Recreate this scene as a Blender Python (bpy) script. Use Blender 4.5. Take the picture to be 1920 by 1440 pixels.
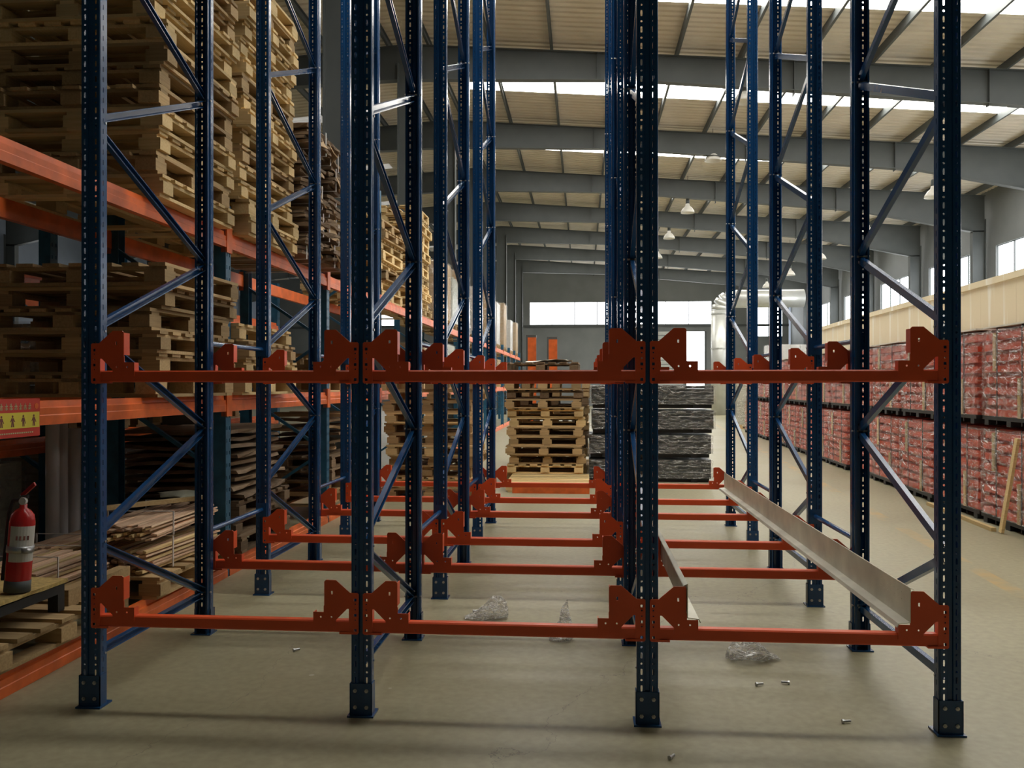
import bpy, math, random
from mathutils import Vector, Matrix, noise
random.seed(7)
S = bpy.context.scene
for o in list(bpy.data.objects): bpy.data.objects.remove(o)
COL = S.collection

# ------------------------------------------------------------------ camera
CAM = Vector((2.3603, -3.937, 1.55)); FPX = 1606.7; YAW = 0.0828; PITCH = 0.001
cd = bpy.data.cameras.new('camera'); cam = bpy.data.objects.new('camera', cd); COL.objects.link(cam)
cam.location = CAM; cam.rotation_euler = (math.pi/2 + PITCH, 0, YAW)
cd.sensor_width = 36; cd.lens = FPX/1920*36; cd.clip_start = 0.05; cd.clip_end = 300
S.camera = cam
# ------------------------------------------------------------------ world, light level, exposure
SKY_E = 24.0        # daylight through the translucent roof strips
WIN_E = 14.0        # daylight in the wall windows
W = bpy.data.worlds.new('world'); S.world = W; W.use_nodes = True
W.node_tree.nodes['Background'].inputs[0].default_value = (.75, .85, 1, 1)
W.node_tree.nodes['Background'].inputs[1].default_value = 1.0
S.view_settings.view_transform = 'Standard'; S.view_settings.look = 'None'
S.view_settings.gamma = 1; S.view_settings.use_curve_mapping = False
S.view_settings.exposure = -1.0

# ------------------------------------------------------------------ materials
def mat(name): 
    m = bpy.data.materials.new(name); m.use_nodes = True
    nt = m.node_tree; return m, nt, nt.nodes['Principled BSDF']
def N(nt, t, **kw):
    n = nt.nodes.new(t)
    for k, v in kw.items():
        if k.startswith('_'): setattr(n, k[1:], v)
        else: n.inputs[k].default_value = v
    return n
def ramp(nt, a, b, p0=.3, p1=.7):
    r = nt.nodes.new('ShaderNodeValToRGB'); e = r.color_ramp.elements
    e[0].position = p0; e[1].position = p1; e[0].color = (*a, 1); e[1].color = (*b, 1); return r
def coords(nt, sc=(1,1,1), kind='Object'):
    tc = nt.nodes.new('ShaderNodeTexCoord'); mp = nt.nodes.new('ShaderNodeMapping')
    mp.inputs['Scale'].default_value = sc; nt.links.new(tc.outputs[kind], mp.inputs[0]); return mp
def plain(name, c, rough=.5, metal=0, var=.12, scale=6, bump=0, spec=.5):
    m, nt, b = mat(name); mp = coords(nt)
    n = N(nt, 'ShaderNodeTexNoise', Scale=scale, Detail=5.0); nt.links.new(mp.outputs[0], n.inputs['Vector'])
    r = ramp(nt, [x*(1-var) for x in c], [min(1, x*(1+var)) for x in c]); nt.links.new(n.outputs[0], r.inputs[0])
    nt.links.new(r.outputs[0], b.inputs['Base Color'])
    b.inputs['Roughness'].default_value = rough; b.inputs['Metallic'].default_value = metal
    b.inputs['Specular IOR Level'].default_value = spec
    if bump:
        bp = N(nt, 'ShaderNodeBump', Strength=bump, Distance=.01); nt.links.new(n.outputs[0], bp.inputs['Height'])
        nt.links.new(bp.outputs[0], b.inputs['Normal'])
    return m
def wood(name, a, b_, grain=(3, 60, 60), rough=.75):
    m, nt, b = mat(name); mp = coords(nt, grain)
    n = N(nt, 'ShaderNodeTexNoise', Scale=1.2, Detail=6.0, Roughness=.6)
    oi = nt.nodes.new('ShaderNodeObjectInfo')
    ad = N(nt, 'ShaderNodeVectorMath', _operation='ADD'); nt.links.new(mp.outputs[0], ad.inputs[0])
    sc = N(nt, 'ShaderNodeVectorMath', _operation='SCALE', Scale=40.0); cx = nt.nodes.new('ShaderNodeCombineXYZ')
    for i in range(3): nt.links.new(oi.outputs['Random'], cx.inputs[i])
    nt.links.new(cx.outputs[0], sc.inputs[0]); nt.links.new(sc.outputs[0], ad.inputs[1]); nt.links.new(ad.outputs[0], n.inputs['Vector'])
    r = ramp(nt, a, b_, .25, .75); nt.links.new(n.outputs[0], r.inputs[0])
    hv = N(nt, 'ShaderNodeHueSaturation'); mr = N(nt, 'ShaderNodeMapRange'); mr.inputs['To Min'].default_value = .68; mr.inputs['To Max'].default_value = 1.22
    nt.links.new(oi.outputs['Random'], mr.inputs[0]); nt.links.new(mr.outputs[0], hv.inputs['Value']); nt.links.new(r.outputs[0], hv.inputs['Color'])
    nt.links.new(hv.outputs[0], b.inputs['Base Color']); b.inputs['Roughness'].default_value = rough
    b.inputs['Specular IOR Level'].default_value = .25
    bp = N(nt, 'ShaderNodeBump', Strength=.25, Distance=.004); nt.links.new(n.outputs[0], bp.inputs['Height']); nt.links.new(bp.outputs[0], b.inputs['Normal'])
    return m
def film(name, tint, lo=.06, hi=.55, rough=.1, scale=9, gloss=.8, p0=.42, p1=.68):
    m, nt, b = mat(name); out = nt.nodes['Material Output']; nt.nodes.remove(b)
    tr = N(nt, 'ShaderNodeBsdfTransparent'); tr.inputs[0].default_value = (.95, .95, .95, 1)
    gl = N(nt, 'ShaderNodeBsdfGlossy', Roughness=rough); gl.inputs[0].default_value = (1, 1, 1, 1)
    df = N(nt, 'ShaderNodeBsdfDiffuse'); df.inputs[0].default_value = (*tint, 1)
    mp = coords(nt, (1, 1, 2.4)); n = N(nt, 'ShaderNodeTexNoise', Scale=scale, Detail=5.0, Distortion=1.6); nt.links.new(mp.outputs[0], n.inputs['Vector'])
    bp = N(nt, 'ShaderNodeBump', Strength=1.0, Distance=.06); nt.links.new(n.outputs[0], bp.inputs['Height'])
    nt.links.new(bp.outputs[0], gl.inputs['Normal']); nt.links.new(bp.outputs[0], df.inputs['Normal'])
    m1 = N(nt, 'ShaderNodeMixShader', Fac=gloss); nt.links.new(df.outputs[0], m1.inputs[1]); nt.links.new(gl.outputs[0], m1.inputs[2])
    r = ramp(nt, [lo]*3, [hi]*3, p0, p1); nt.links.new(n.outputs[0], r.inputs[0])
    m2 = N(nt, 'ShaderNodeMixShader'); nt.links.new(r.outputs[0], m2.inputs[0]); nt.links.new(tr.outputs[0], m2.inputs[1]); nt.links.new(m1.outputs[0], m2.inputs[2])
    nt.links.new(m2.outputs[0], out.inputs[0]); return m
def glow(name, c, e):
    m, nt, b = mat(name); b.inputs['Base Color'].default_value = (.8, .8, .8, 1)
    b.inputs['Emission Color'].default_value = (*c, 1); b.inputs['Emission Strength'].default_value = e; return m

M = {}
M['blue'] = plain('blue_rack_paint', (.008, .060, .180), .22, .0, .10, 4)
M['oldblue'] = plain('worn_blue_paint', (.020, .11, .20), .42, 0, .3, 9)
M['orange'] = plain('orange_beam_paint', (.74, .092, .022), .38, 0, .08, 3)
M['oldorange'] = plain('worn_orange_paint', (.72, .145, .03), .42, 0, .22, 7)
M['galv'] = plain('galvanised_steel', (.74, .72, .61), .36, .15, .16, 5, .03)
M['bolt'] = plain('zinc_bolt', (.45, .46, .47), .35, .8, .1)
M['black'] = plain('black_steel', (.018, .020, .024), .5, 0, .3)
M['woodA'] = wood('pale_new_pine', (.62, .44, .20), (.82, .63, .34))
M['woodB'] = wood('weathered_pallet_wood', (.36, .24, .115), (.56, .40, .21))
M['woodC'] = wood('dark_old_wood', (.13, .085, .05), (.26, .18, .11))
M['slat'] = wood('pinkish_slat_wood', (.58, .36, .24), (.80, .60, .42))
M['card'] = wood('brown_cardboard', (.16, .105, .06), (.30, .21, .13), (6, 6, 30))
M['box'] = plain('light_carton', (.52, .36, .20), .8, 0, .1)
M['redsteel'] = plain('red_lead_paint', (.76, .098, .042), .45, 0, .2, 5)
M['blacksheet'] = plain('black_painted_profiles', (.014, .016, .017), .4, 0, .4, 8)
M['film'] = film('clear_stretch_film', (.85, .58, .48), .08, .55, .10, 7, .72)
M['filmgrey'] = film('grey_stretch_film', (.55, .56, .48), .05, .38, .14, 6, .70)
M['bag'] = film('clear_bag_plastic', (1, 1, .96), .10, .85, .12, 22, .35, .45, .60)
M['whitesheet'] = plain('white_top_sheet', (.80, .76, .66), .5, 0, .12, 5)
M['palewrap'] = plain('pale_wrapped_sacks', (.42, .43, .34), .35, 0, .25, 8, .3)
M['steel'] = plain('grey_structural_steel', (.085, .095, .095), .6, 0, .08, 2)
M['roof'] = plain('cream_roof_sheet', (.70, .635, .53), .6, 0, .06, 1.5)
M['wallgrey'] = plain('grey_wall_panel', (.22, .235, .24), .7, 0, .08, 1)
M['wallblue'] = plain('blue_grey_wall_panel', (.22, .26, .33), .7, 0, .08, 1)
M['duct'] = plain('silver_duct', (.62, .63, .60), .35, .4, .08, 3)
M['lampwhite'] = plain('white_enamel', (.78, .76, .70), .3, 0, .05)
M['ered'] = plain('extinguisher_red', (.50, .018, .018), .25, 0, .06)
M['elabel'] = plain('extinguisher_label', (.62, .60, .55), .5, 0, .06)
M['rubber'] = plain('black_rubber', (.02, .02, .02), .5, 0, .1)
M['brass'] = plain('brass', (.45, .36, .18), .35, .8, .1)
M['foam'] = plain('yellow_foam', (.52, .38, .14), .9, 0, .25, 40, .5)
M['signred'] = plain('sign_red', (.62, .06, .04), .4, 0, .04)
M['signyellow'] = plain('sign_yellow', (.78, .66, .08), .4, 0, .04)
M['ink'] = plain('sign_ink', (.20, .06, .05), .5, 0, .1)
M['inkpale'] = plain('sign_pale_ink', (.55, .52, .30), .5, 0, .1)
M['white'] = plain('white_plastic', (.72, .70, .68), .45, 0, .05)
M['sky'] = glow('skylight_panel', (1.0, .97, .90), SKY_E)
M['skydim2'] = glow('grimy_skylight_panel', (1.0, .98, .94), SKY_E*.02)
M['win'] = glow('daylit_window_glass', (.95, .98, 1.0), WIN_E)
# cream insulated panels with white drip stains
m, nt, b = mat('cream_insulated_panel'); mp = coords(nt, (1, 2.5, .25), 'Object')
n1 = N(nt, 'ShaderNodeTexNoise', Scale=1.6, Detail=4.0); nt.links.new(mp.outputs[0], n1.inputs['Vector'])
r1 = ramp(nt, (.76, .66, .45), (.90, .86, .74), .56, .66); nt.links.new(n1.outputs[0], r1.inputs[0]); nt.links.new(r1.outputs[0], b.inputs['Base Color'])
b.inputs['Roughness'].default_value = .55; M['cream'] = m
# painted concrete floor: worn, cracks, faded ochre line
m, nt, b = mat('worn_concrete_floor'); mp = coords(nt)
n1 = N(nt, 'ShaderNodeTexNoise', Scale=.55, Detail=8.0, Roughness=.62); nt.links.new(mp.outputs[0], n1.inputs['Vector'])
n2 = N(nt, 'ShaderNodeTexNoise', Scale=22.0, Detail=4.0); nt.links.new(mp.outputs[0], n2.inputs['Vector'])
r1 = ramp(nt, (.268, .244, .150), (.345, .318, .208), .3, .7); nt.links.new(n1.outputs[0], r1.inputs[0])
r2 = ramp(nt, (.86, .86, .86), (1.06, 1.06, 1.06), .3, .7); nt.links.new(n2.outputs[0], r2.inputs[0])
mx = N(nt, 'ShaderNodeMix', _data_type='RGBA', _blend_type='MULTIPLY'); mx.inputs[0].default_value = 1
nt.links.new(r1.outputs[0], mx.inputs[6]); nt.links.new(r2.outputs[0], mx.inputs[7])
sx = nt.nodes.new('ShaderNodeSeparateXYZ'); nt.links.new(mp.outputs[0], sx.inputs[0])
def mth(op, a, b_=None, v=None):
    k = nt.nodes.new('ShaderNodeMath'); k.operation = op; nt.links.new(a, k.inputs[0])
    if b_ is not None: nt.links.new(b_, k.inputs[1])
    if v is not None: k.inputs[1].default_value = v
    return k.outputs[0]
ln = mth('ABSOLUTE', mth('SUBTRACT', mth('SUBTRACT', sx.outputs[0], mth('MULTIPLY', sx.outputs[1], v=.07)), v=5.40))
mk = mth('LESS_THAN', ln, v=.07)
n3 = N(nt, 'ShaderNodeTexNoise', Scale=2.3, Detail=6.0); nt.links.new(mp.outputs[0], n3.inputs['Vector'])
r3 = ramp(nt, (0, 0, 0), (.75, .75, .75), .42, .62); nt.links.new(n3.outputs[0], r3.inputs[0])
mk = mth('MULTIPLY', mk, r3.outputs[0])
my = N(nt, 'ShaderNodeMix', _data_type='RGBA'); nt.links.new(mk, my.inputs[0]); nt.links.new(mx.outputs[2], my.inputs[6]); my.inputs[7].default_value = (.45, .30, .10, 1)
vo = N(nt, 'ShaderNodeTexVoronoi', _feature='DISTANCE_TO_EDGE', Scale=.22)
ds = N(nt, 'ShaderNodeVectorMath', _operation='ADD'); nt.links.new(mp.outputs[0], ds.inputs[0]); nt.links.new(n1.outputs[1], ds.inputs[1]); nt.links.new(ds.outputs[0], vo.inputs['Vector'])
ck = mth('LESS_THAN', vo.outputs['Distance'], v=.0003)
mz = N(nt, 'ShaderNodeMix', _data_type='RGBA'); nt.links.new(ck, mz.inputs[0]); nt.links.new(my.outputs[2], mz.inputs[6]); mz.inputs[7].default_value = (.17, .155, .115, 1)
vs = N(nt, 'ShaderNodeTexVoronoi', Scale=2.1); nt.links.new(mp.outputs[0], vs.inputs['Vector'])
sp = mth('LESS_THAN', vs.outputs['Distance'], v=.035)
mw = N(nt, 'ShaderNodeMix', _data_type='RGBA'); nt.links.new(sp, mw.inputs[0]); nt.links.new(mz.outputs[2], mw.inputs[6]); mw.inputs[7].default_value = (.42, .40, .34, 1)
nt.links.new(mw.outputs[2], b.inputs['Base Color'])
rr = ramp(nt, (.34, .34, .34), (.52, .52, .52)); nt.links.new(n1.outputs[0], rr.inputs[0]); nt.links.new(rr.outputs[0], b.inputs['Roughness'])
b.inputs['Specular IOR Level'].default_value = .35
bp = N(nt, 'ShaderNodeBump', Strength=.03, Distance=.003); nt.links.new(n2.outputs[0], bp.inputs['Height']); nt.links.new(bp.outputs[0], b.inputs['Normal'])
M['floor'] = m

# ------------------------------------------------------------------ mesh helpers
class MB:
    def __init__(s): s.v = []; s.f = []
    def add(s, v, f):
        k = len(s.v); s.v += [tuple(p) for p in v]; s.f += [tuple(i+k for i in q) for q in f]; return s
    def box(s, x0, x1, y0, y1, z0, z1):
        return s.add([(x0,y0,z0),(x1,y0,z0),(x1,y1,z0),(x0,y1,z0),(x0,y0,z1),(x1,y0,z1),(x1,y1,z1),(x0,y1,z1)],
                     [(0,3,2,1),(4,5,6,7),(0,1,5,4),(1,2,6,5),(2,3,7,6),(3,0,4,7)])
    def cbox(s, c, d): return s.box(c[0]-d[0]/2, c[0]+d[0]/2, c[1]-d[1]/2, c[1]+d[1]/2, c[2]-d[2]/2, c[2]+d[2]/2)
    def prism(s, poly, p, q, side):
        """extrude a 2D polygon (a along side, b along third axis) from p to q"""
        p = Vector(p); q = Vector(q); t = (q-p).normalized(); a = (Vector(side) - t*Vector(side).dot(t)).normalized(); b_ = t.cross(a)
        n = len(poly); v = [p+a*x+b_*y for x, y in poly] + [q+a*x+b_*y for x, y in poly]
        f = [(i, (i+1) % n, n+(i+1) % n, n+i) for i in range(n)] + [tuple(range(n-1, -1, -1)), tuple(range(n, 2*n))]
        return s.add(v, f)
    def bar(s, p, q, w, h, side=(0, 0, 1)): return s.prism([(-w/2,-h/2),(w/2,-h/2),(w/2,h/2),(-w/2,h/2)], p, q, side)
    def tube(s, p, q, r, n=10):
        sd = (0, 0, 1) if abs((Vector(q)-Vector(p)).normalized().z) < .9 else (1, 0, 0)
        return s.prism([(r*math.cos(2*math.pi*i/n), r*math.sin(2*math.pi*i/n)) for i in range(n)], p, q, sd)
    def lathe(s, prof, n=20, c=(0, 0, 0)):
        k = len(prof); v = [(c[0]+r*math.cos(2*math.pi*j/n), c[1]+r*math.sin(2*math.pi*j/n), c[2]+z) for r, z in prof for j in range(n)]
        f = [(i*n+j, i*n+(j+1) % n, (i+1)*n+(j+1) % n, (i+1)*n+j) for i in range(k-1) for j in range(n)]
        return s.add(v, f)
    def mesh(s, name, m, smooth=False):
        me = bpy.data.meshes.new(name); me.from_pydata(s.v, [], s.f); me.update()
        if m: me.materials.append(M[m])
        if smooth: me.polygons.foreach_set('use_smooth', [True]*len(me.polygons))
        return me
def plate_geo(outer, holes, t):
    """flat plate in the XZ plane with holes, thickness t centred on y=0"""
    cu = bpy.data.curves.new('c', 'CURVE'); cu.dimensions = '2D'; cu.fill_mode = 'BOTH'; cu.extrude = t/2
    for pl in [outer]+holes:
        sp_ = cu.splines.new('POLY'); sp_.points.add(len(pl)-1); sp_.use_cyclic_u = True
        for i, (x, z) in enumerate(pl): sp_.points[i].co = (x, z, 0, 1)
    ob = bpy.data.objects.new('c', cu); COL.objects.link(ob)
    me = bpy.data.meshes.new_from_object(ob.evaluated_get(bpy.context.evaluated_depsgraph_get()))
    v = [(p.co.x, -p.co.z, p.co.y) for p in me.vertices]; f = [tuple(p.vertices) for p in me.polygons]
    bpy.data.objects.remove(ob); bpy.data.curves.remove(cu); bpy.data.meshes.remove(me)
    return v, f
def rect(cx, cz, w, h): return [(cx-w/2, cz-h/2), (cx+w/2, cz-h/2), (cx+w/2, cz+h/2), (cx-w/2, cz+h/2)]
def circ(cx, cz, r, n=8): return [(cx+r*math.cos(2*math.pi*i/n), cz+r*math.sin(2*math.pi*i/n)) for i in range(n)]

def thing(name, label, cat, loc=(0, 0, 0), rot=(0, 0, 0), group=None):
    o = bpy.data.objects.new(name, None); COL.objects.link(o); o.empty_display_size = .1
    o.location = loc; o.rotation_euler = rot; o['label'] = label; o['category'] = cat
    if group: o['group'] = group
    return o
def part(name, me, parent, loc=(0, 0, 0), rot=(0, 0, 0), label=None):
    o = bpy.data.objects.new(name, me); COL.objects.link(o); o.parent = parent
    o.location = loc; o.rotation_euler = rot
    if label: o['label'] = label
    return o
def solo(name, me, label, cat, loc=(0, 0, 0), rot=(0, 0, 0), group=None):
    o = part(name, me, None, loc, rot); o['label'] = label; o['category'] = cat
    if group: o['group'] = group
    return o
def struct(name, me, loc=(0, 0, 0), parent=None, label=None):
    o = part(name, me, parent, loc)
    if parent is None: o['kind'] = 'structure'
    if label: o['label'] = label
    return o
ORD = ['first','second','third','fourth','fifth','sixth','seventh','eighth','ninth','tenth','eleventh','twelfth','thirteenth','fourteenth','fifteenth','sixteenth','seventeenth','eighteenth']

# ================================================================== SETTING
XC = -1.9           # ridge line with the inner columns
XR = 17.0; XL = 2*XC - XR
Y0, Y1 = -13.25, 58.75
FRY = [10.75 + 6*k for k in range(-4, 8)]          # portal frames
SLOPE = .074
def ztop(x): return 9.86 - SLOPE*abs(x-XC)          # rafter top
ZS = .20                                            # purlin depth: sheet above rafter
floor = struct('floor', MB().box(XL-.5, XR+.5, Y0-.5, Y1+.5, -.2, 0).mesh('floor', 'floor'))
# walls
def wall_with_holes(name, poly_outer, holes, t, m, place):
    v, f = plate_geo(poly_outer, holes, t); v = [place(*p) for p in v]
    return struct(name, MB().add(v, f).mesh(name, m))
WZ0, WZ1 = 5.0, 6.55
rw = [(FRY[i]+.55, FRY[i+1]-.55) for i in range(len(FRY)-1) if FRY[i] > 4]      # nearer bays left unglazed so the rack fronts stay dark
LWS = [((a+b_)/2-.8, (a+b_)/2+.8) for a, b_ in rw]
def rwh(rw=rw):
    out = []
    for a, b_ in rw: out.append([(a, WZ0), (b_, WZ0), (b_, WZ1), (a, WZ1)])
    return out
wall_with_holes('wall_right', [(Y0, 0), (Y1, 0), (Y1, 8.9), (Y0, 8.9)], rwh(), .2, 'wallgrey', lambda x, y, z: (XR+.25+y, x, z))
wall_with_holes('wall_left', [(Y0, 0), (Y1, 0), (Y1, 8.9), (Y0, 8.9)], rwh(LWS), .2, 'wallblue', lambda x, y, z: (XL-.25+y, x, z))
FW = [(-1.55, 11.6, 5.93, 7.6), (14.6, 16.6, 5.0, 7.4), (-16, -4, 5.93, 7.6)]
fh = [rect((a+b_)/2, (c+d)/2, b_-a, d-c) for a, b_, c, d in FW] + [rect(10.45, 2.75, 1.4, 5.3)]
gable = [(XL, 0), (XR, 0), (XR, ztop(XR)+ZS), (XC, ztop(XC)+ZS), (XL, ztop(XL)+ZS)]
wall_with_holes('wall_far', gable, fh, .2, 'wallgrey', lambda x, y, z: (x, Y1+.1+y, z))
wall_with_holes('wall_back', gable, [], .2, 'wallgrey', lambda x, y, z: (x, Y0-.1+y, z))
wn = [0]
def wname(x0, x1, y0, y1, z0, z1):
    """window_<n>, ending in _offscreen when no part of the pane lies in the picture"""
    wn[0] += 1; inv = cam.rotation_euler.to_matrix().transposed()
    for i in range(41):
        for j in range(41):
            for k in range(3):
                p = inv @ (Vector((x0+(x1-x0)*i/40, y0+(y1-y0)*j/40, z0+(z1-z0)*k/2)) - CAM)
                if p.z < -.1 and abs(p.x/p.z)*FPX < 960 and abs(p.y/p.z)*FPX < 720: return 'window_%d' % wn[0]
    return 'window_%d_offscreen' % wn[0]
def window(mb_glass, frame, ext):
    o = struct(wname(*ext), mb_glass.mesh('window_glass', 'win'))
    if frame: struct('window_frame', frame.mesh('window_frame', 'steel'), parent=o)
for sx_ in (1, -1):
    xx = XR+.25 if sx_ > 0 else XL-.25
    for a, b_ in (rw if sx_ > 0 else LWS):
        g = MB().box(xx-.01, xx+.01, a, b_, WZ0, WZ1); fr = MB()
        for i in range(5):
            y = a+(b_-a)*i/4; fr.box(xx-.06, xx+.06, y-.025, y+.025, WZ0, WZ1)
        for z in (WZ0, WZ1): fr.box(xx-.06, xx+.06, a, b_, z-.025, z+.025)
        window(g, fr, (xx, xx, a, b_, WZ0, WZ1))
for a, b_, c, d in FW:
    g = MB().box(a, b_, Y1+.09, Y1+.11, c, d); fr = MB(); n = max(2, int((b_-a)/1.6))
    for i in range(n+1):
        x = a+(b_-a)*i/n; fr.box(x-.03, x+.03, Y1+.04, Y1+.14, c, d)
    for z in (c, d): fr.box(a, b_, Y1+.04, Y1+.14, z-.03, z+.03)
    window(g, fr, (a, b_, Y1, Y1, c, d))
dr = struct('door_1', MB().box(9.75, 11.15, Y1+.2, Y1+.22, .1, 5.4).mesh('open_doorway', 'win'))
for x in (9.75, 11.15): struct('door_frame', MB().box(x-.06, x+.06, Y1-.03, Y1+.15, 0, 5.4).mesh('door_frame', 'steel'), parent=dr)
sh = struct('door_2', MB().box(6.2, 9.6, Y1-.06, Y1-.02, 0, 5.5).mesh('shutter', 'wallgrey'))
for i in range(18): struct('slat', MB().box(6.25, 9.55, Y1-.10, Y1-.06, .05+i*.3, .30+i*.3).mesh('slat', 'duct'), parent=sh)
for z, nm in ((2.2, 'trim_1'), (5.75, 'trim_2')): struct(nm, MB().box(XL, XR, Y1-.08, Y1, z, z+.16).mesh(nm, 'steel'))

# roof: ribbed sheets running down the slope, translucent strips in mid bay
RIB = .25
def ribs(ya, yb):
    pts = []; y = ya
    while y < yb-1e-6:
        e = min(y+RIB, yb)
        pts += [(y, 0), (y+(e-y)*.55, 0), (y+(e-y)*.65, .035), (y+(e-y)*.90, .035)]; y = e
    pts.append((yb, 0)); return pts
def sheet(mb, ya, yb, xa, xb, dz=0):
    p = ribs(ya, yb); n = len(p)
    z = lambda x: ztop(x)+ZS+dz
    lo = [(xa, y, z(xa)+h) for y, h in p] + [(xb, y, z(xb)+h) for y, h in p]
    up = [(x, y, w+.02) for x, y, w in lo]
    f = [(i, i+1, n+i+1, n+i) for i in range(n-1)]
    return mb.add(lo, [tuple(reversed(q)) for q in f]).add(up, f)
SKW = .55
# (centre, half width, material) of the translucent strips in each bay, right and left slope
STR_R = [(a+3, SKW, 'sky') for a in FRY[:-1] if a+3 > 0]
STR_L = [(a-.75, .35, 'skydim2') for a in FRY if a > 12]
def strip_name(k0, k1, y, hw):
    wn[0] += 1; inv = cam.rotation_euler.to_matrix().transposed()
    for i in range(81):
        x = k0+(k1-k0)*i/80
        for j in (-1, 0, 1):
            p = inv @ (Vector((x, y+hw*j, ztop(x)+ZS)) - CAM)
            if p.z < -.1 and abs(p.x/p.z)*FPX < 960 and abs(p.y/p.z)*FPX < 720: return 'window_%d' % wn[0]
    return 'window_%d_offscreen' % wn[0]
def roof_side(nm, xa, xb, k0, k1, strips, m):
    mb = MB(); prev = Y0
    for y, hw, _ in strips:
        sheet(mb, prev, y-hw, min(xa, xb), max(xa, xb)); prev = y+hw
        for u, v in ((xa, k0), (k1, xb)): sheet(mb, y-hw, y+hw, min(u, v), max(u, v))     # opaque ends of the strip
    sheet(mb, prev, Y1+.3, min(xa, xb), max(xa, xb))
    c = struct(nm, mb.mesh(nm, m))
    for y, hw, gm in strips:
        struct(strip_name(k0, k1, y, hw), sheet(MB(), y-hw, y+hw, min(k0, k1), max(k0, k1)).mesh('skylight_strip', gm))
    return c
cR = roof_side('ceiling', XC, XR+.6, XC+1.0, XR-1.2, STR_R, 'roof')
cL = roof_side('ceiling', XC, XL-.6, XC-3.0, XL+5, STR_L, 'roof')
for side, c in ((1, cR), (-1, cL)):
    for i in range(13):
        x = XC + side*(.5+1.5*i)
        z = ztop(x)
        poly = [(-.03, 0), (.03, 0), (.03, .012), (-.018, .012), (-.018, .188), (.03, .188), (.03, .2), (-.03, .2)]
        me = MB().add([(x+a, Y0, z+b_) for a, b_ in poly]+[(x+a, Y1, z+b_) for a, b_ in poly],
                      [(k, k+8, (k+1) % 8+8, (k+1) % 8) for k in range(8)]+[tuple(range(8)), tuple(range(15, 7, -1))]).mesh('purlin', 'steel')
        struct('purlin', me, parent=c)
# portal frames
def frame_meshes(side):
    X = lambda d: XC + side*d
    L = XR-XC
    top = [(0, ztop(XC)), (L, ztop(XR))]
    bot = [(.26, 9.0), (5.5, 8.83), (14.4, 7.98), (L-.45, 7.15)]
    web = MB(); poly = [(0, 9.0)]+bot+[(L, 7.15), (L, ztop(XR)), (0, ztop(XC))]
    v, f = plate_geo([(X(a), b_) for a, b_ in poly], [], .014); web.add(v, f)
    fl = MB(); seq = bot
    for (a, za), (c, zc) in zip(seq, seq[1:]): fl.prism([(-.11, -.008), (.11, -.008), (.11, .008), (-.11, .008)], (X(a), 0, za), (X(c), 0, zc), (0, 1, 0))
    fl.prism([(-.11, -.008), (.11, -.008), (.11, .008), (-.11, .008)], (X(0), 0, ztop(XC)-.01), (X(L), 0, ztop(XR)-.01), (0, 1, 0))
    for d in (4.6, 9.2, 13.6):
        zb = 8.98-.1*d if d > 5 else 8.9; fl.box(min(X(d), X(d)+.015), max(X(d), X(d)+.015), -.1, .1, 8.9-.085*d+.25 if d > 5 else 8.85, ztop(X(d)))
    col = MB(); xo = X(L-.45); x1 = X(L)
    a, b_ = sorted((xo, x1)); col.box(a, b_, -.007, .007, 0, 7.2)
    for x in (a, b_): col.box(x-.008, x+.008, -.12, .12, 0, 7.6 if x == (b_ if side > 0 else a) else 7.15)
    return web.mesh('rafter', 'steel'), fl.mesh('rafter_flange', 'steel'), col.mesh('wall_column', 'steel')
FM = {s: frame_meshes(s) for s in (1, -1)}
cc = MB(); cc.box(XC-.24, XC+.26, -.008, .008, 0, 9.86)
for x in (XC-.24, XC+.26): cc.box(x-.01, x+.01, -.14, .14, 0, 9.4)
ccol = cc.mesh('inner_column', 'steel')
for y in FRY:
    e = bpy.data.objects.new('portal_frame', None); COL.objects.link(e); e.location = (0, y, 0); e['kind'] = 'structure'
    part('inner_column', ccol, e)
    for s in (1, -1):
        part('rafter', FM[s][0], e); part('rafter_flange', FM[s][1], e); part('wall_column', FM[s][2], e)
# cream insulated partition on the aisle side, standing as a room of its own
PD = .042
wp = bpy.data.objects.new('wall_partition', None); COL.objects.link(wp); wp['kind'] = 'structure'
wp.location = (8.45, 3.0, 0); wp.rotation_euler = (0, 0, -PD)
pm = MB().box(0, .08, .0015, 1.2485, 0, 3.12).mesh('wall_panel', 'cream')
for i in range(16): part('wall_panel', pm, wp, (0, i*1.25, 0))
part('cap_rail', MB().box(-.05, .12, 0, 20, 3.12, 3.22).mesh('cap_rail', 'cream'), wp)
part('end_panel', MB().box(0, 6, 19.9, 20, 0, 3.2).mesh('end_panel', 'cream'), wp)

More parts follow.
